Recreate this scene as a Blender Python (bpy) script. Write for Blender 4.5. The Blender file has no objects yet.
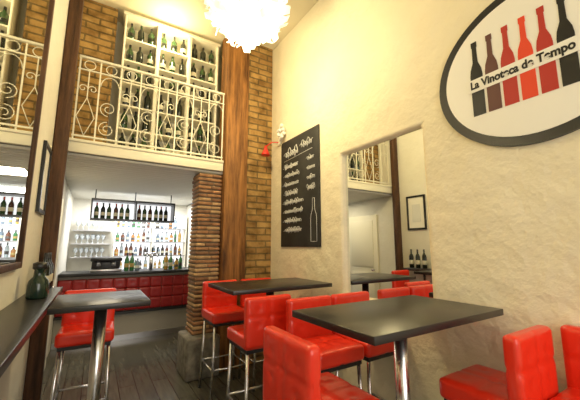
import bpy, bmesh, math, random
from mathutils import Vector, Matrix
random.seed(7)
S=bpy.context.scene
S.view_settings.view_transform='Standard'
col=S.collection

# ---------------------------------------------------------------- materials
def mat(name,color,rough=0.5,metal=0.0,emis=None,estr=0,spec=0.5,coat=0):
    m=bpy.data.materials.new(name); m.use_nodes=True
    b=m.node_tree.nodes['Principled BSDF']
    b.inputs['Base Color'].default_value=(*color,1)
    b.inputs['Roughness'].default_value=rough
    b.inputs['Metallic'].default_value=metal
    b.inputs['Specular IOR Level'].default_value=spec
    b.inputs['Coat Weight'].default_value=coat
    if emis:
        b.inputs['Emission Color'].default_value=(*emis,1)
        b.inputs['Emission Strength'].default_value=estr
    return m
def nb(m): return m.node_tree.nodes, m.node_tree.links, m.node_tree.nodes['Principled BSDF']
def coords(m,scale=(1,1,1),swz=None):
    n,l,b=nb(m)
    tc=n.new('ShaderNodeTexCoord'); mp=n.new('ShaderNodeMapping')
    mp.inputs['Scale'].default_value=scale
    if swz:
        sp=n.new('ShaderNodeSeparateXYZ'); cb=n.new('ShaderNodeCombineXYZ')
        l.new(tc.outputs['Object'],sp.inputs[0])
        for i,a in enumerate(swz):
            l.new(sp.outputs['XYZ'.index(a)],cb.inputs[i])
        l.new(cb.outputs[0],mp.inputs[0])
    else: l.new(tc.outputs['Object'],mp.inputs[0])
    return mp.outputs[0]
def ramp(m,src,stops):
    n,l,b=nb(m); r=n.new('ShaderNodeValToRGB'); l.new(src,r.inputs[0])
    e=r.color_ramp.elements
    while len(e)<len(stops): e.new(0.5)
    for i,(p,c) in enumerate(stops): e[i].position=p; e[i].color=(*c,1)
    return r.outputs[0]
def bump(m,src,strength,dist=0.01):
    n,l,b=nb(m); bp=n.new('ShaderNodeBump'); bp.inputs['Strength'].default_value=strength
    bp.inputs['Distance'].default_value=dist
    l.new(src,bp.inputs['Height']); l.new(bp.outputs[0],b.inputs['Normal'])
def noise(m,vec,scale,detail=4,rough=0.55):
    n,l,b=nb(m); t=n.new('ShaderNodeTexNoise'); t.inputs['Scale'].default_value=scale
    t.inputs['Detail'].default_value=detail; t.inputs['Roughness'].default_value=rough
    l.new(vec,t.inputs['Vector']); return t.outputs['Fac']

def plaster(name,c1,c2,bs=0.5,sc=5,dist=0.03):
    m=mat(name,c1,0.85,spec=0.2); v=coords(m); n,l,b=nb(m)
    l.new(ramp(m,noise(m,v,1.6,5),[(0.3,c1),(0.7,c2)]),b.inputs['Base Color'])
    bump(m,noise(m,v,sc,7,0.55),bs,dist); return m
M_wall=plaster('plaster_cream',(0.86,0.79,0.60),(0.80,0.72,0.52),0.8,7,0.032)
M_wallL=plaster('plaster_white',(0.78,0.755,0.66),(0.72,0.69,0.59),0.4,5)
M_ceil=plaster('ceiling_cream',(0.80,0.735,0.53),(0.76,0.69,0.48),0.15,4)
M_white=mat('white_paint',(0.82,0.77,0.60),0.45)
M_iron=mat('white_iron',(0.82,0.78,0.62),0.4)
M_black=mat('black_satin',(0.012,0.012,0.013),0.35)
M_top=mat('dark_tabletop',(0.022,0.020,0.019),0.30)
M_chrome=mat('brushed_chrome',(0.72,0.72,0.74),0.25,1.0)
M_steel=mat('steel',(0.55,0.55,0.57),0.3,1.0)
M_mirror=mat('mirror_glass',(0.86,0.88,0.85),0.015,1.0)
M_red=mat('red_leather',(0.76,0.030,0.010),0.30,coat=0.3)
v=coords(M_red); bump(M_red,noise(M_red,v,60,3),0.12,0.002)
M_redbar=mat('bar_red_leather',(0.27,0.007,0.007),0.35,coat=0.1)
M_grey=mat('bar_grey_base',(0.34,0.32,0.28),0.6)
M_redp=mat('red_paint',(0.65,0.03,0.015),0.4)
M_brown=mat('sign_brown',(0.12,0.045,0.035),0.5)
M_dred=mat('sign_darkred',(0.45,0.03,0.02),0.5)
M_sred=mat('sign_red',(0.75,0.06,0.02),0.5)
M_signw=mat('sign_white',(0.86,0.84,0.76),0.4)
M_chalk=mat('chalk',(0.72,0.72,0.68),0.9)
def wood(name,dark,light,axis='Z',sc=3,bs=0.5):
    m=mat(name,light,0.6,spec=0.3)
    s={'Z':(9,9,0.8),'X':(0.8,9,9),'Y':(9,0.8,9)}[axis]
    v=coords(m,s); n,l,b=nb(m)
    nz=noise(m,v,sc,8,0.65)
    l.new(ramp(m,nz,[(0.32,dark),(0.66,light)]),b.inputs['Base Color']); bump(m,nz,bs,0.02); return m
M_post=wood('old_orange_wood',(0.07,0.026,0.008),(0.40,0.18,0.05),'Z',2.2,0.9)
M_dkwood=wood('dark_wood',(0.03,0.014,0.007),(0.12,0.055,0.026))
M_floor=mat('floor_planks',(0.3,0.25,0.18),0.18)
n,l,b=nb(M_floor); v=coords(M_floor,(1,1,1),'YXZ')
br=n.new('ShaderNodeTexBrick'); l.new(v,br.inputs['Vector'])
br.inputs['Scale'].default_value=1.0; br.inputs['Brick Width'].default_value=1.1; br.inputs['Row Height'].default_value=0.16
br.inputs['Mortar Size'].default_value=0.004
br.inputs['Color1'].default_value=(0.080,0.077,0.062,1); br.inputs['Color2'].default_value=(0.125,0.12,0.097,1); br.inputs['Mortar'].default_value=(0.02,0.018,0.014,1)
v2=coords(M_floor,(10,1,1)); nz=noise(M_floor,v2,3,7)
mx=n.new('ShaderNodeMix'); mx.data_type='RGBA'; mx.blend_type='MULTIPLY'; mx.inputs[0].default_value=0.8
l.new(br.outputs['Color'],mx.inputs[6]); l.new(ramp(M_floor,nz,[(0.3,(0.6,0.6,0.6)),(0.7,(1.2,1.18,1.12))]),mx.inputs[7])
l.new(mx.outputs[2],b.inputs['Base Color']); bump(M_floor,br.outputs['Fac'],-0.3,0.004)
def brickmat(name,c1,c2,mo,w,h,ms=0.012):
    m=mat(name,c1,0.85,spec=0.2); n,l,b=nb(m); v=coords(m,(1,1,1),'XZY')
    nz0=n.new('ShaderNodeTexNoise'); nz0.inputs['Scale'].default_value=5; l.new(v,nz0.inputs['Vector'])
    ad=n.new('ShaderNodeVectorMath'); ad.operation='MULTIPLY_ADD'; ad.inputs[1].default_value=(0.025,0.025,0.025)
    l.new(nz0.outputs['Color'],ad.inputs[0]); l.new(v,ad.inputs[2])
    br=n.new('ShaderNodeTexBrick'); l.new(ad.outputs[0],br.inputs['Vector'])
    br.inputs['Scale'].default_value=1; br.inputs['Brick Width'].default_value=w; br.inputs['Row Height'].default_value=h
    br.inputs['Mortar Size'].default_value=ms; br.inputs['Mortar Smooth'].default_value=0.3
    br.inputs['Color1'].default_value=(*c1,1); br.inputs['Color2'].default_value=(*c2,1); br.inputs['Mortar'].default_value=(*mo,1)
    nz=noise(m,v,7,5)
    mx=n.new('ShaderNodeMix'); mx.data_type='RGBA'; mx.blend_type='MULTIPLY'; mx.inputs[0].default_value=1
    l.new(br.outputs['Color'],mx.inputs[6]); l.new(ramp(m,nz,[(0.3,(0.5,0.45,0.38)),(0.6,(1.1,1.08,1.05))]),mx.inputs[7])
    l.new(mx.outputs[2],b.inputs['Base Color'])
    mh=n.new('ShaderNodeMath'); mh.operation='MULTIPLY_ADD'; l.new(br.outputs['Fac'],mh.inputs[0]); mh.inputs[1].default_value=-1; l.new(nz,mh.inputs[2])
    bump(m,mh.outputs[0],0.9,0.025); return m
M_brick=brickmat('old_brick',(0.46,0.29,0.10),(0.33,0.19,0.065),(0.20,0.14,0.06),0.28,0.085,0.011)
def tilemat(name,a,b_):
    m=mat(name,a,0.8); v=coords(m); n,l,b=nb(m)
    l.new(ramp(m,noise(m,v,14,5),[(0.3,a),(0.7,b_)]),b.inputs['Base Color']); bump(m,noise(m,v,40,4),0.5,0.005); return m
M_tile=[tilemat('clay_tile_a',(0.24,0.11,0.045),(0.42,0.22,0.10)),tilemat('clay_tile_b',(0.32,0.19,0.09),(0.50,0.32,0.16)),tilemat('clay_tile_c',(0.15,0.07,0.035),(0.29,0.15,0.07))]
M_mortar=tilemat('mortar',(0.13,0.10,0.065),(0.22,0.18,0.12))
M_stone=tilemat('grey_stone',(0.11,0.10,0.08),(0.27,0.25,0.20))
M_bg=[mat('bottle_dark',(0.010,0.014,0.008),0.15),mat('bottle_green',(0.025,0.06,0.018),0.15),mat('bottle_brown',(0.07,0.022,0.010),0.15)]
M_label=[mat('label_cream',(0.6,0.56,0.42),0.7),mat('label_red',(0.5,0.05,0.03),0.6)]
M_slabel=[mat('spirit_label_white',(0.7,0.7,0.62),0.7),mat('spirit_label_dark',(0.08,0.07,0.06),0.6),mat('spirit_label_gold',(0.45,0.32,0.10),0.6),mat('spirit_label_cream',(0.6,0.57,0.42),0.7)]
M_spirit=[mat('spirit_amber',(0.40,0.18,0.04),0.1),mat('spirit_clear',(0.5,0.58,0.60),0.08),mat('spirit_green',(0.05,0.20,0.07),0.1),mat('spirit_honey',(0.50,0.30,0.06),0.1),mat('spirit_dark',(0.03,0.02,0.015),0.1),mat('spirit_grey',(0.16,0.22,0.28),0.1),mat('spirit_brown',(0.15,0.05,0.02),0.1)]
M_glow=mat('lit_panel',(0.9,0.93,1),0.5,emis=(0.97,0.98,1.0),estr=1.0)
M_petal=mat('paper_petal',(0.92,0.90,0.82),0.6,emis=(1.0,0.94,0.78),estr=0.55)
M_core=mat('lamp_core_glow',(0.9,0.88,0.8),0.6,emis=(1.0,0.90,0.64),estr=3.2)
M_lglass=mat('dark_green_glass',(0.012,0.03,0.02),0.08,coat=0.3)

# ---------------------------------------------------------------- mesh builder
class B:
    def __init__(s,name): s.name=name; s.bm=bmesh.new(); s.mats=[]
    def mi(s,m):
        if m not in s.mats: s.mats.append(m)
        return s.mats.index(m)
    def box(s,x0,y0,z0,x1,y1,z1,m,bev=0,rot=None,piv=None,seg=2):
        t=bmesh.new(); bmesh.ops.create_cube(t,size=1)
        for v in t.verts:
            v.co=Vector(((x0+x1)/2+v.co.x*(x1-x0),(y0+y1)/2+v.co.y*(y1-y0),(z0+z1)/2+v.co.z*(z1-z0)))
        if bev>0: bmesh.ops.bevel(t,geom=t.edges[:],offset=bev,segments=seg,affect='EDGES',profile=0.5)
        if rot is not None:
            bmesh.ops.rotate(t,verts=t.verts,cent=piv or Vector(((x0+x1)/2,(y0+y1)/2,(z0+z1)/2)),matrix=rot)
        s.merge(t,m,bev>0)
    def merge(s,t,m,smooth=False):
        mi=s.mi(m); mp={}
        for v in t.verts: mp[v]=s.bm.verts.new(v.co)
        for f in t.faces:
            try:
                nf=s.bm.faces.new([mp[v] for v in f.verts]); nf.material_index=mi; nf.smooth=smooth
            except ValueError: pass
        t.free()
    def tube(s,p0,p1,r,m,seg=12,r2=None,caps=True):
        s.path([p0,p1],[r,r if r2 is None else r2],m,seg,caps)
    def path(s,pts,rad,m,seg=6,caps=True,closed=False):
        pts=[Vector(p) for p in pts]; N=len(pts)
        if not isinstance(rad,(list,tuple)): rad=[rad]*N
        rings=[]; mi=s.mi(m); up=None
        for i,p in enumerate(pts):
            if closed: d=(pts[(i+1)%N]-pts[i-1])
            else: d=(pts[min(i+1,N-1)]-pts[max(i-1,0)])
            d.normalize()
            if up is None:
                up=Vector((0,0,1)) if abs(d.z)<0.9 else Vector((1,0,0))
            a=up-d*up.dot(d)
            if a.length<1e-4: a=d.orthogonal()
            a.normalize(); c=d.cross(a); up=a
            rings.append([s.bm.verts.new(p+(a*math.cos(2*math.pi*k/seg)+c*math.sin(2*math.pi*k/seg))*rad[i]) for k in range(seg)])
        for i in range(N if closed else N-1):
            A=rings[i]; C=rings[(i+1)%N]
            for k in range(seg):
                f=s.bm.faces.new([A[k],A[(k+1)%seg],C[(k+1)%seg],C[k]]); f.material_index=mi; f.smooth=True
        if caps and not closed:
            for R in (rings[0],rings[-1]):
                f=s.bm.faces.new(R); f.material_index=mi
    def lathe(s,c,prof,mats,seg=12):
        rings=[]
        for r,z,_ in prof:
            rings.append([s.bm.verts.new((c[0]+r*math.cos(2*math.pi*k/seg),c[1]+r*math.sin(2*math.pi*k/seg),c[2]+z)) for k in range(seg)])
        for i in range(len(prof)-1):
            mi=s.mi(mats[prof[i][2]])
            for k in range(seg):
                f=s.bm.faces.new([rings[i][k],rings[i][(k+1)%seg],rings[i+1][(k+1)%seg],rings[i+1][k]]); f.material_index=mi; f.smooth=True
        f=s.bm.faces.new(rings[0][::-1]); f.material_index=s.mi(mats[prof[0][2]])
        f=s.bm.faces.new(rings[-1]); f.material_index=s.mi(mats[prof[-1][2]])
    def ball(s,c,r,m,seg=12,sc=(1,1,1)):
        t=bmesh.new(); bmesh.ops.create_uvsphere(t,u_segments=seg,v_segments=max(6,seg//2+2),radius=r)
        for v in t.verts: v.co=Vector((c[0]+v.co.x*sc[0],c[1]+v.co.y*sc[1],c[2]+v.co.z*sc[2]))
        s.merge(t,m,True)
    def cushion(s,c,size,m,r=0.03,n=14,buttons=(),axis=2,depth=0.012,sig=0.03,puff=0.0,seams=()):
        hx=Vector(size)/2; r=min(r,min(hx)*0.98)
        t=bmesh.new(); bmesh.ops.create_cube(t,size=2)
        bmesh.ops.subdivide_edges(t,edges=t.edges[:],cuts=n,use_grid_fill=True)
        ax=[i for i in range(3) if i!=axis]
        for v in t.verts:
            p=Vector([v.co[i]*hx[i] for i in range(3)])
            q=Vector([max(-(hx[i]-r),min(hx[i]-r,p[i])) for i in range(3)])
            d=p-q
            if d.length>1e-9: p=q+d.normalized()*min(r,d.length)
            u,w=v.co[ax[0]],v.co[ax[1]]
            sg=1 if v.co[axis]>0 else -1
            if abs(v.co[axis])>0.5:
                k=puff*(1-u*u)*(1-w*w)
                for (bu,bw) in buttons:
                    dd=((u-bu)*hx[ax[0]])**2+((w-bw)*hx[ax[1]])**2
                    k-=depth*math.exp(-dd/(sig*sig))
                for (ci,val) in seams:
                    e=((u,w)[ci]-val)*hx[ax[ci]]
                    k-=0.006*math.exp(-(e/0.012)**2)
                p[axis]+=sg*k
            v.co=Vector(c)+p
        s.merge(t,m,True)
    def done(s,origin=None,rotz=0,loc=None):
        bmesh.ops.recalc_face_normals(s.bm,faces=s.bm.faces[:])
        me=bpy.data.meshes.new(s.name)
        if origin is not None: bmesh.ops.translate(s.bm,verts=s.bm.verts,vec=-Vector(origin))
        s.bm.to_mesh(me); s.bm.free()
        for m in s.mats: me.materials.append(m)
        o=bpy.data.objects.new(s.name,me); col.objects.link(o)
        if loc is not None: o.location=loc
        elif origin is not None: o.location=origin
        o.rotation_euler[2]=rotz
        return o

# ---------------------------------------------------------------- room
XL=-0.42; XR=2.03; ZC=4.36; YM=3.72; YB=7.2; YF=-1.9; ZM=2.41
b_=B('floor'); b_.box(XL-0.2,YF-0.2,-0.1,XR+0.2,YB+0.2,0,M_floor); b_.done()
b_=B('ceiling'); b_.box(XL-0.2,YF-0.2,ZC,XR+0.2,4.55,ZC+0.1,M_ceil); b_.done()
b_=B('wall_right'); b_.box(XR,YF,0,XR+0.2,YB+0.2,ZC,M_wall); wr=b_.done()
b_=B('cut'); b_.box(XR-0.1,1.38,1.0,XR+0.07,2.28,2.36,M_wall); ct=b_.done()
md=wr.modifiers.new('b','BOOLEAN'); md.object=ct; md.operation='DIFFERENCE'; md.solver='EXACT'
dg=bpy.context.evaluated_depsgraph_get(); nm=bpy.data.meshes.new_from_object(wr.evaluated_get(dg))
wr.modifiers.clear(); wr.data=nm; bpy.data.objects.remove(ct)
bv=wr.modifiers.new('bev','BEVEL'); bv.width=0.035; bv.segments=5
b_=B('wall_mirror')
b_.box(XR+0.05,1.385,1.005,XR+0.062,2.275,2.355,M_mirror); b_.done()
b_=B('wall_left'); b_.box(XL-0.2,YF,0,XL,YB+0.2,ZC,M_wallL); b_.done()
b_=B('wall_front')
b_.box(XL,YF-0.2,0,XR,YF,0.5,M_wallL); b_.box(XL,YF-0.2,3.2,XR,YF,ZC,M_wallL)
b_.box(XL,YF-0.2,0.5,XL+0.25,YF,3.2,M_wallL); b_.box(XR-0.25,YF-0.2,0.5,XR,YF,3.2,M_wallL); b_.done()
b_=B('window_1')
for x in (XL+0.25,0.78,XR-0.29): b_.box(x,YF-0.12,0.5,x+0.04,YF-0.08,3.2,M_dkwood)
for z in (0.5,3.16): b_.box(XL+0.25,YF-0.12,z,XR-0.25,YF-0.08,z+0.04,M_dkwood)
b_.done()
b_=B('wall_back'); b_.box(XL,YB,0,XR,YB+0.2,ZM,M_wallL); b_.done()
b_=B('wall_brick'); b_.box(1.635,YM+0.02,0,XR,YM+0.25,ZC,M_brick); b_.done()
b_=B('wall_mezzanine'); b_.box(XL,4.30,ZM+0.1,XR,4.5,ZC,M_ceil); b_.done()
b_=B('wall_bar_side'); b_.box(1.72,YM+0.26,0,1.80,YB,ZM-0.06,M_wallL); b_.done()
b_=B('mezzanine_floor')
b_.box(XL,YM,ZM,1.31,4.29,ZM+0.09,M_white)
b_.box(XL,YM-0.02,ZM-0.02,1.31,YM+0.02,ZM+0.115,M_white,0.006)
b_.box(XL,YM-0.035,ZM+0.085,1.31,YM-0.015,ZM+0.117,M_white,0.006)
b_.done()
M_slat=mat('painted_slats',(0.70,0.68,0.60),0.5); M_slatgap=mat('slat_gap',(0.12,0.11,0.09),0.8)
b_=B('ceiling_slatted')
y=YM+0.03
b_.box(XL,YM+0.03,ZM-0.02,1.72,YB,ZM-0.004,M_slatgap)
while y<YB-0.1:
    b_.box(XL+0.002,y,ZM-0.050,1.70,y+0.092,ZM-0.02,M_slat,0.006,seg=1); y+=0.115
b_.done()
b_=B('door_1')
b_.box(XL+0.003,4.15,0.0,XL+0.03,4.95,2.05,M_white,0.004)
for z0,z1 in ((0.15,0.95),(1.05,1.95)): b_.box(XL+0.03,4.25,z0,XL+0.04,4.85,z1,M_white,0.004)
b_.tube((XL+0.04,4.25,1.0),(XL+0.09,4.25,1.0),0.02,M_chrome,12)
b_.done()

# ---------------------------------------------------------------- pillar + posts
b_=B('brick_pillar')
b_.box(1.03,YM+0.02,0.44,1.29,YM+0.30,ZM-0.06,M_mortar)
z=0.45
while z<ZM-0.09:
    a=random.random()
    xs=[1.015,1.015+0.10+0.08*a,1.305] if int(z*100)%2 else [1.015,1.305-0.09-0.06*a,1.305]
    for i in range(2):
        j=lambda: random.uniform(-0.006,0.006)
        b_.box(xs[i]+0.003+j(),YM+j(),z,xs[i+1]-0.003,YM+0.31,z+0.034,random.choice(M_tile),0.004,seg=1)
    z+=0.05
b_.box(0.93,YM-0.12,0,1.31,YM+0.33,0.44,M_stone,0.025)
b_.done()
b_=B('wooden_post')
b_.box(1.32,YM-0.06,0,1.63,YM+0.22,ZC-0.002,M_post,0.018)
b_.done()
b_=B('wooden_post')
b_.box(XL+0.002,YM-0.12,0,XL+0.12,YM-0.04,ZC-0.002,M_dkwood,0.01); b_.done()
b_=B('stone_pilaster')
b_.box(XL+0.002,4.05,ZM+0.11,0.02,4.29,ZC-0.002,M_brick,0.01); b_.done()

# ---------------------------------------------------------------- bottles
def bottle(bd,x,y,z,g,lab,h=0.30,r=0.036,seg=10,cap=None):
    k=h/0.30
    prof=[(r*0.92,0,0),(r,0.008*k,0),(r,0.06*k,1),(r*1.01,0.061*k,1),(r*1.01,0.125*k,0),(r,0.126*k,0),(r,0.18*k,0),(r*0.8,0.205*k,0),(r*0.42,0.232*k,0),(r*0.36,0.25*k,2),(r*0.38,0.297*k,2),(r*0.3,0.30*k,2)]
    bd.lathe((x,y,z),prof,[g,lab,cap or (M_black if random.random()<0.75 else M_label[1])],seg)

b_=B('wine_rack')
X0,X1,Y0,Y1,Z0,Z1=0.10,1.28,3.96,4.22,ZM+0.095,4.26
nC=3; W=(X1-X0)/nC
b_.box(X0,Y1-0.015,Z0,X1,Y1,Z1,M_white)
for i in range(nC+1):
    x=X0+i*W; b_.box(max(X0,x-0.022),Y0,Z0,min(X1,x+0.022),Y1-0.016,Z1,M_white,0.003,seg=1)
rows=[Z0+0.03+i*0.288 for i in range(6)]
for zz in rows:
    for i in range(nC):
        b_.box(X0+i*W+0.023,Y0+0.01,zz-0.018,X0+(i+1)*W-0.023,Y1-0.016,zz,M_white)
b_.box(X0-0.02,Y0-0.02,Z1,X1+0.02,Y1,Z1+0.035,M_white,0.005)
wrk=b_.done()
b_=B('wine_bottles')
for zz in rows:
    for i in range(nC):
        for j in range(3):
            x=X0+i*W+0.078+j*0.118+random.uniform(-0.006,0.006)
            bottle(b_,x,4.04+random.uniform(-0.015,0.015),zz+0.001,random.choice([M_bg[0],M_bg[0],M_bg[1]]),random.choice([M_label[0],M_bg[0],M_bg[0]]),h=random.uniform(0.24,0.26),r=0.039,cap=random.choice([M_black,M_black,M_bg[1]]))
b_.done()

# ---------------------------------------------------------------- railing
b_=B('wrought_iron_railing')
yr=YM; zb=ZM+0.12; zt=3.42; xa=XL+0.13; xb=1.30
b_.box(xa,yr-0.022,zt,xb,yr+0.022,zt+0.025,M_iron,0.006)
b_.box(xa,yr-0.010,zt-0.13,xb,yr+0.010,zt-0.118,M_iron)
b_.box(xa,yr-0.012,zb+0.03,xb,yr+0.012,zb+0.046,M_iron)
nb_=8; dx=(xb-xa)/nb_
for i in range(nb_+1):
    x=min(max(xa+i*dx,xa+0.012),xb-0.012)
    b_.box(x-0.007,yr-0.007,ZM+0.115,x+0.007,yr+0.007,zt,M_iron)
def spiral(cx,cz,r0,turns,start,dirn,m=0.0045,k1=0.75):
    pts=[]; N=int(16*turns)
    for k in range(N+1):
        t=k/N; a=start+dirn*t*turns*2*math.pi; r=r0*(1-k1*t)
        pts.append((cx+r*math.cos(a),yr,cz+r*math.sin(a)))
    b_.path(pts,m,M_iron,5)
for i in range(nb_):
    cx=xa+(i+0.5)*dx; R=dx/2-0.012
    b_.path([(cx+0.05*math.cos(a*math.pi/8),yr,zt-0.06+0.05*math.sin(a*math.pi/8)) for a in range(16)],0.0045,M_iron,5,closed=True)
    if i%2==0:
        b_.path([(cx,yr,zb+0.05),(cx+R*0.9,yr,zb+0.25),(cx,yr,zb+0.46)],0.0045,M_iron,5)
        b_.path([(cx,yr,zb+0.05),(cx-R*0.9,yr,zb+0.25),(cx,yr,zb+0.46)],0.0045,M_iron,5)
        spiral(cx-R*0.5,zb+0.56,R*0.5,1.1,0,1); spiral(cx+R*0.5,zb+0.56,R*0.5,1.1,math.pi,-1)
        b_.box(cx-0.005,yr-0.005,zb+0.46,cx+0.005,yr+0.005,zt-0.12,M_iron)
    else:
        spiral(cx,zb+0.15,R*0.95,1.5,math.pi/2,1); spiral(cx,zb+0.38,R*0.95,1.5,-math.pi/2,-1)
        b_.path([(cx+R*math.cos(math.pi*k/10),yr,zb+0.62+0.12*math.sin(math.pi*k/10)) for k in range(11)],0.0045,M_iron,5)
b_.done()

# ---------------------------------------------------------------- stools
def bar_stool(x,y,face,w=0.39):
    b=B('bar_stool'); zs=0.70
    b.cushion((0,0.0,zs+0.045),(w,w,0.10),M_red,0.026,22,[(-0.5,-0.5),(0.5,-0.5),(-0.5,0.5),(0.5,0.5),(0,0)],2,0.006,0.02,0.008,[(0,0.0),(1,0.0)])
    b.cushion((0,-w/2+0.02,zs+0.19),(w,0.065,0.36),M_red,0.022,22,[(-0.5,-0.1),(0.5,-0.1),(-0.5,0.5),(0.5,0.5),(0,0.2)],1,0.007,0.02,0.006,[(0,0.0),(1,0.2)])
    b.box(-w/2+0.02,-w/2+0.02,zs-0.03,w/2-0.02,w/2-0.02,zs-0.004,M_black)
    for sx in (-1,1):
        for sy in (-1,1):
            b.tube((sx*0.16,sy*0.16,zs-0.02),(sx*0.185,sy*0.185,0.012),0.0135,M_chrome,10)
            b.tube((sx*0.185,sy*0.185,0.0),(sx*0.185,sy*0.185,0.014),0.017,M_black,10)
    k=0.1765; z=0.27
    for p,q in [((-k,-k),(k,-k)),((k,-k),(k,k)),((k,k),(-k,k)),((-k,k),(-k,-k))]:
        b.tube((p[0],p[1],z),(q[0],q[1],z),0.010,M_chrome,8)
    return b.done(loc=(x,y,0),rotz=face)
R=math.radians
bar_stool(0.92,1.20,R(-90))
bar_stool(1.40,1.79,R(180))
bar_stool(1.815,1.79,R(180))
bar_stool(1.71,0.85,R(0),0.37)
bar_stool(1.80,0.448,R(90),0.40)
bar_stool(1.22,3.24,R(180))
bar_stool(1.66,3.24,R(180))
bar_stool(1.17,2.36,R(0))
bar_stool(0.0,3.16,R(178))

def bar_table(x0,y0,x1,y1,h=1.10):
    cx,cy=(x0+x1)/2,(y0+y1)/2; b=B('bar_table')
    b.box(x0,y0,h-0.035,x1,y1,h,M_top,0.003)
    b.box(cx-0.12,cy-0.12,h-0.045,cx+0.12,cy+0.12,h-0.0355,M_black)
    b.tube((cx,cy,0.02),(cx,cy,h-0.045),0.038,M_chrome,24)
    b.lathe((cx,cy,0),[(0.13,0,0),(0.13,0.012,0),(0.05,0.022,0),(0.045,0.04,0)],[M_steel],32)
    return b.done(origin=(cx,cy,0))
bar_table(0.95,0.90,1.98,1.50)
bar_table(0.95,2.36,1.95,3.00)
bar_table(-0.20,2.26,0.34,2.84)

# ---------------------------------------------------------------- left ledge & things
b_=B('wall_ledge')
b_.box(XL+0.002,-0.6,1.055,XL+0.21,3.45,1.095,M_top,0.003)
for y in (0.2,1.2,2.2,3.2):
    b_.box(XL+0.002,y-0.015,0.90,XL+0.02,y+0.015,1.055,M_black); b_.box(XL+0.002,y-0.015,1.03,XL+0.17,y+0.015,1.055,M_black)
b_.done()
b_=B('mirror')
ym0,ym1,zm0,zm1=0.9,2.62,1.35,4.1
b_.box(XL+0.004,ym0,zm0,XL+0.016,ym1,zm1,M_mirror)
for (a0,c0,a1,c1) in [(ym1,zm0-0.04,ym1+0.04,zm1+0.04),(ym0-0.04,zm0-0.04,ym0,zm1+0.04),(ym0,zm1,ym1,zm1+0.04),(ym0,zm0-0.04,ym1,zm0)]:
    b_.box(XL+0.003,a0,c0,XL+0.03,a1,c1,M_dkwood,0.004)
b_.done()
b_=B('picture_frame')
b_.box(XL+0.004,3.13,1.75,XL+0.012,3.43,2.27,M_signw)
for (a0,c0,a1,c1) in [(3.1,1.72,3.13,2.3),(3.43,1.72,3.46,2.3),(3.13,2.27,3.43,2.3),(3.13,1.72,3.43,1.75)]:
    b_.box(XL+0.003,a0,c0,XL+0.025,a1,c1,M_black)
b_.box(XL+0.012,3.2,1.85,XL+0.014,3.36,2.15,M_chalk)
b_.done()
b_=B('wine_bottles_on_ledge')
for y in (3.12,3.24,3.36): bottle(b_,XL+0.10,y,1.096,M_bg[0],M_label[0],0.30,0.037)
b_.done()
b_=B('glass_decanter')
lx,ly=XL+0.11,2.78
b_.lathe((lx,ly,1.096),[(0.058,0,0),(0.062,0.01,0),(0.062,0.09,0),(0.055,0.12,0),(0.034,0.145,0),(0.03,0.19,0),(0.042,0.20,1),(0.042,0.235,1),(0.02,0.245,1)],[M_lglass,M_black],18)
b_.done()

# ---------------------------------------------------------------- bar
b_=B('bar_counter')
bx0,bx1=XL+0.005,1.715
b_.box(bx0,5.72,0,bx1,6.20,1.0,M_grey)
b_.box(bx0,5.62,1.0,bx1,6.28,1.045,M_black,0.006)
nx=12
for i in range(nx):
    w=(bx1-bx0)/nx; cx=bx0+(i+0.5)*w
    for zc in (0.53,0.70,0.87):
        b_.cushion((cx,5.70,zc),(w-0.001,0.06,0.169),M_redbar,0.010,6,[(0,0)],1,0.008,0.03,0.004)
b_.box(bx0,5.66,0.40,bx1,5.72,0.435,M_black)
b_.box(bx0,5.70,0,bx1,5.72,0.08,M_steel)
b_.done()
b_=B('back_bar_shelf')
sx0,sx1=0.30,1.68
b_.box(sx0,YB-0.02,0.9,sx1,YB-0.003,2.1,M_glow)
zsh=(0.98,1.26,1.54,1.82)
for z in zsh: b_.box(sx0,YB-0.24,z-0.02,sx1,YB-0.02,z,M_steel)
for x in (sx0,(sx0+sx1)/2,sx1-0.02): b_.box(x,YB-0.241,0.0,x+0.02,YB-0.021,2.1,M_white)
b_.box(sx0,YB-0.5,0,sx1,YB-0.25,0.90,M_black); b_.box(sx0,YB-0.5,0.90,sx1,YB-0.25,0.93,M_steel)
bbs=b_.done()
b_=B('spirit_bottles')
for z in zsh:
    x=sx0+0.07
    while x<sx1-0.05:
        if abs(x-(sx0+sx1)/2-0.01)>0.05:
            bottle(b_,x,YB-0.13,z+0.001,random.choice(M_spirit),random.choice(M_slabel),random.uniform(0.17,0.255),random.uniform(0.026,0.038),8,M_black)
        x+=random.uniform(0.080,0.10)
sb=b_.done(); sb.parent=bbs
M_glass=mat('glassware',(0.6,0.65,0.66),0.08)
b_=B('glass_shelf')
for z in (1.25,1.50,1.75):
    b_.box(XL+0.05,YB-0.22,z-0.02,sx0-0.06,YB-0.003,z,M_steel)
    x=XL+0.12
    while x<sx0-0.1:
        b_.lathe((x,YB-0.11,z),[(0.03,0.0,0),(0.03,0.004,0),(0.005,0.01,0),(0.005,0.07,0),(0.032,0.10,0),(0.036,0.13,0),(0.028,0.17,0)],[M_glass],10); x+=0.085
b_.box(XL+0.02,YB-0.5,0,sx0-0.06,YB-0.25,0.90,M_black)
b_.done()
b_=B('hanging_bottle_rack')
hx0,hx1,hy0,hy1,hz0,hz1=-0.10,1.16,5.72,5.98,1.86,2.20
b_.box(hx0,hy0,hz0,hx1,hy1,hz0+0.025,M_black); b_.box(hx0,hy0,hz1-0.03,hx1,hy1,hz1,M_black)
for x in (hx0,(hx0+hx1)/2,hx1-0.02): b_.box(x,hy0,hz0+0.025,x+0.02,hy1,hz1-0.03,M_black)
b_.box(hx0+0.02,hy1-0.012,hz0+0.025,hx1-0.02,hy1-0.002,hz1-0.03,M_glow)
for x in (hx0+0.05,(hx0+hx1)/2,hx1-0.05): b_.tube((x,(hy0+hy1)/2,hz1),(x,(hy0+hy1)/2,ZM-0.051),0.008,M_black,8)
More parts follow.
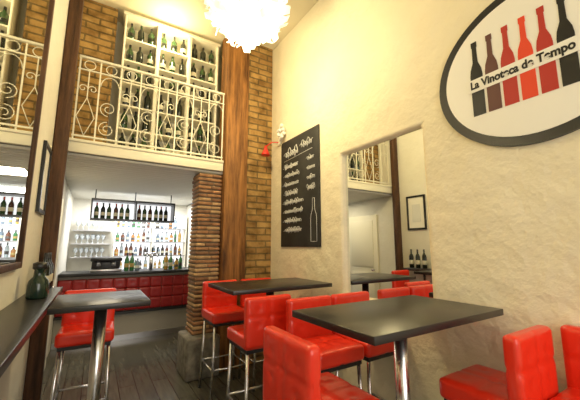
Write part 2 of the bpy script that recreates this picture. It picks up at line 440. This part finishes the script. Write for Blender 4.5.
b_.done()
b_=B('wine_bottles_in_rack')
x=hx0+0.08
while x<hx1-0.06:
    if abs(x-(hx0+hx1)/2-0.01)>0.05: bottle(b_,x,hy0+0.12,hz0+0.026,random.choice(M_bg),M_label[0],0.26,0.033,8)
    x+=random.uniform(0.08,0.1)
b_.done()
b_=B('espresso_machine')
ex,ey,ez=-0.02,5.95,1.046
b_.box(ex-0.02,ey-0.18,ez,ex+0.42,ey+0.2,ez+0.04,M_steel,0.01)
b_.box(ex,ey-0.02,ez+0.04,ex+0.40,ey+0.19,ez+0.16,M_black,0.01)
b_.box(ex-0.02,ey-0.17,ez+0.16,ex+0.42,ey+0.2,ez+0.22,M_black,0.02)
for gx in (0.1,0.30):
    b_.tube((ex+gx,ey-0.09,ez+0.09),(ex+gx,ey-0.09,ez+0.16),0.03,M_steel,14)
    b_.tube((ex+gx,ey-0.09,ez+0.09),(ex+gx,ey-0.24,ez+0.08),0.011,M_black,8)
b_.done()
b_=B('beer_tap')
b_.tube((0.85,5.9,1.046),(0.85,5.9,1.30),0.03,M_chrome,14)
b_.tube((0.73,5.9,1.31),(0.97,5.9,1.31),0.03,M_chrome,14)
for x in (0.77,0.85,0.93):
    b_.tube((x,5.87,1.31),(x,5.80,1.27),0.01,M_chrome,8); b_.tube((x,5.86,1.33),(x,5.85,1.43),0.012,M_black,8)
b_.done()
b_=B('bar_top_bottles')
for x in (0.47,0.55,0.63,1.08,1.16,1.25,1.34,1.5): bottle(b_,x,5.85+random.uniform(-0.06,0.06),1.046,random.choice(M_spirit),random.choice(M_slabel),random.uniform(0.2,0.3),0.034,8,M_black)
b_.done()

# ---------------------------------------------------------------- right wall things
TR=Matrix(((0,0,-1),(-1,0,0),(0,1,0))).to_4x4()
def text(txt,y,z,size,m,name,par,x,bold=0.0,width=None):
    c=bpy.data.curves.new(name,'FONT'); c.body=txt; c.size=size; c.extrude=0.0008; c.offset=bold
    o=bpy.data.objects.new(name,c); col.objects.link(o); c.materials.append(m)
    bpy.context.view_layer.update()
    me=bpy.data.meshes.new_from_object(o.evaluated_get(bpy.context.evaluated_depsgraph_get()))
    bpy.data.objects.remove(o)
    o=bpy.data.objects.new(name,me); col.objects.link(o)
    k=1
    if width: k=width/max(v.co.x for v in me.vertices)
    me.transform(Matrix.Translation((x,y,z))@TR@Matrix.Diagonal((k,1,1,1)))
    o.parent=par; return o
b_=B('chalkboard')
cy0,cy1,cz0,cz1=2.62,3.44,1.44,2.80
M_cb=mat('chalkboard_slate',(0.022,0.022,0.022),0.7); v=coords(M_cb); n,l,bb=nb(M_cb)
l.new(ramp(M_cb,noise(M_cb,v,3,6),[(0.3,(0.010,0.010,0.010)),(0.8,(0.045,0.045,0.042))]),bb.inputs['Base Color'])
b_.box(XR-0.018,cy0,cz0,XR-0.002,cy1,cz1,M_cb,0.003)
cx_=XR-0.0185
out=[(0,0),(0.055,0),(0.055,0.24),(0.05,0.29),(0.022,0.35),(0.018,0.48),(0,0.48)]
b_.path([(cx_,cy0+0.11+a,cz0+0.06+c) for a,c in out]+[(cx_,cy0+0.11-a,cz0+0.06+c) for a,c in out[::-1]],0.0032,M_chalk,4)
def scrawl(y,z,w,h,rad=0.0036):
    pts=[]; n_=max(10,int(w/h*16)); amp=h
    for k in range(n_+1):
        f=k/n_; a=k*0.95
        if k%6==0: amp=h*random.choice([0.5,0.55,0.7,1.2])
        pts.append((cx_,y-w*f+0.22*h*math.cos(a),z+0.5*amp*(math.sin(a)+0.3)))
    b_.path(pts,rad,M_chalk,4)
scrawl(3.34,2.60,0.30,0.12,0.006); scrawl(2.98,2.64,0.24,0.09,0.0045)
b_.tube((cx_,3.36,2.53),(cx_,2.74,2.56),0.0035,M_chalk,4)
for i in range(8):
    zz=2.44-i*0.115; y=3.36+random.uniform(-0.03,0.0)
    b_.tube((cx_,y+0.02,zz),(cx_,y+0.035,zz),0.004,M_chalk,4)
    scrawl(y,zz,random.uniform(0.28,0.42),0.06)
    if i<4: scrawl(2.85,zz+0.01,random.uniform(0.12,0.16),0.06)
cb=b_.done()

def ell(cy,cz,a,c,n=72): return [(cy+a*math.cos(2*math.pi*k/n),cz+c*math.sin(2*math.pi*k/n)) for k in range(n)]
def prism(bd,pts,x0,x1,m):
    A=[bd.bm.verts.new((x0,p[0],p[1])) for p in pts]; C=[bd.bm.verts.new((x1,p[0],p[1])) for p in pts]
    mi=bd.mi(m)
    for f in (bd.bm.faces.new(A),bd.bm.faces.new(C[::-1])): f.material_index=mi
    for k in range(len(pts)):
        f=bd.bm.faces.new([A[k],C[k],C[(k+1)%len(pts)],A[(k+1)%len(pts)]]); f.material_index=mi
sy,sz=0.655,2.50
b_=B('oval_wall_sign')
prism(b_,ell(sy,sz,0.54,0.49),XR-0.022,XR-0.002,M_black)
prism(b_,ell(sy,sz,0.485,0.435),XR-0.026,XR-0.020,M_signw)
bo=[(0.037,0),(0.037,0.27),(0.032,0.31),(0.015,0.36),(0.013,0.46),(0.017,0.465),(0.017,0.50)]
cols=[M_black,M_brown,M_dred,M_sred,M_dred,M_black]
for i,m in enumerate(cols):
    cy=0.935-i*0.090
    p=[(cy-a,2.27+c) for a,c in bo]+[(cy+a,2.27+c) for a,c in bo[::-1]]
    prism(b_,p,XR-0.029,XR-0.0255,m)
b_.box(XR-0.031,0.43,2.43,XR-0.0285,0.99,2.515,M_signw)
sg=b_.done()
text('La Vinoteca de Tempo',0.975,2.452,0.070,M_black,'sign_lettering',sg,XR-0.032,0.0025,0.525)

b_=B('wall_sconce')
b_.tube((XR-0.002,3.5,2.84),(XR-0.03,3.5,2.84),0.045,M_white,16)
b_.path([(XR-0.02,3.5,2.84),(XR-0.12,3.52,2.83),(XR-0.2,3.54,2.76)],0.008,M_redp,8)
b_.lathe((XR-0.2,3.54,2.64),[(0.06,0,0),(0.055,0.02,0),(0.02,0.10,0),(0.015,0.13,0)],[M_redp],14)
for i in range(12):
    a=i*0.7; b_.ball((XR-0.06+0.02*math.cos(a*2),3.42-0.045*(i%3),2.86+0.05*(i//3)),0.026,M_signw,10)
b_.done()

b_=B('pendant_lamp')
C=Vector((1.07,2.5,3.78)); RR=0.41
b_.tube(C+Vector((0,0,0.2)),(C.x,C.y,ZC-0.03),0.008,M_white,8)
b_.lathe((C.x,C.y,ZC-0.04),[(0.04,0,0),(0.07,0.02,0),(0.07,0.039,0)],[M_white],20)
b_.ball(C,0.27,M_core,24)
N=380; mi=b_.mi(M_petal)
for i in range(N):
    z=1-2*(i+0.5)/N; ph=i*2.399963; d=Vector((math.sqrt(1-z*z)*math.cos(ph),math.sqrt(1-z*z)*math.sin(ph),z))
    if d.z>0.93: continue
    t=d.orthogonal().normalized(); t.rotate(Matrix.Rotation(random.uniform(0,6.28),3,d)); u=d.cross(t)
    r0=0.26; r1=RR*random.uniform(0.84,1.04); w=random.uniform(0.04,0.065)
    tip=C+d*r1+u*random.uniform(-0.11,0.11)
    P=[C+d*r0-t*w*0.4,C+d*r0+t*w*0.4,C+d*(r0+r1)/2+t*w+u*0.02,tip+t*w*0.6,tip-t*w*0.6,C+d*(r0+r1)/2-t*w+u*0.02]
    vs=[b_.bm.verts.new(p) for p in P]
    f=b_.bm.faces.new([vs[0],vs[1],vs[2],vs[5]]); f.material_index=mi; f=b_.bm.faces.new([vs[5],vs[2],vs[3],vs[4]]); f.material_index=mi
b_.done()

# ---------------------------------------------------------------- lights
def area(name,loc,rot,size,sy,power,colr):
    L=bpy.data.lights.new(name,'AREA'); L.shape='RECTANGLE'; L.size=size; L.size_y=sy; L.energy=power; L.color=colr
    o=bpy.data.objects.new(name,L); o.location=loc; o.rotation_euler=rot; col.objects.link(o); return o
def point(name,loc,power,colr,r=0.1):
    L=bpy.data.lights.new(name,'POINT'); L.energy=power; L.color=colr; L.shadow_soft_size=r
    o=bpy.data.objects.new(name,L); o.location=loc; col.objects.link(o); return o
area('window_daylight',(0.8,YF+0.03,1.95),(R(90),0,0),1.9,2.5,58,(1.0,0.94,0.82))
point('pendant_bulb',(1.07,2.5,3.22),64,(1.0,0.81,0.44),0.08)
point('mezzanine_fill',(0.6,3.84,4.05),17,(1.0,0.84,0.50),0.06)  # added fill light with no fixture, brightens the wine rack upstairs
area('bar_ceiling_light',(0.7,6.5,2.33),(0,0,0),1.6,0.8,48,(0.98,0.98,1.0))
area('passage_ceiling_light',(0.2,4.8,2.33),(0,0,0),0.5,0.5,11,(1.0,0.86,0.60))
w=bpy.data.worlds.new('World'); S.world=w; w.use_nodes=True
w.node_tree.nodes['Background'].inputs[0].default_value=(0.9,0.93,1,1); w.node_tree.nodes['Background'].inputs[1].default_value=0.4

cam=bpy.data.cameras.new('Camera'); cam.sensor_width=36; cam.lens=309/580*36; cam.clip_start=0.02
co=bpy.data.objects.new('Camera',cam); co.location=(0,0,1.45); co.rotation_euler=(R(90+8.47),0,R(-32)); col.objects.link(co)
S.camera=co
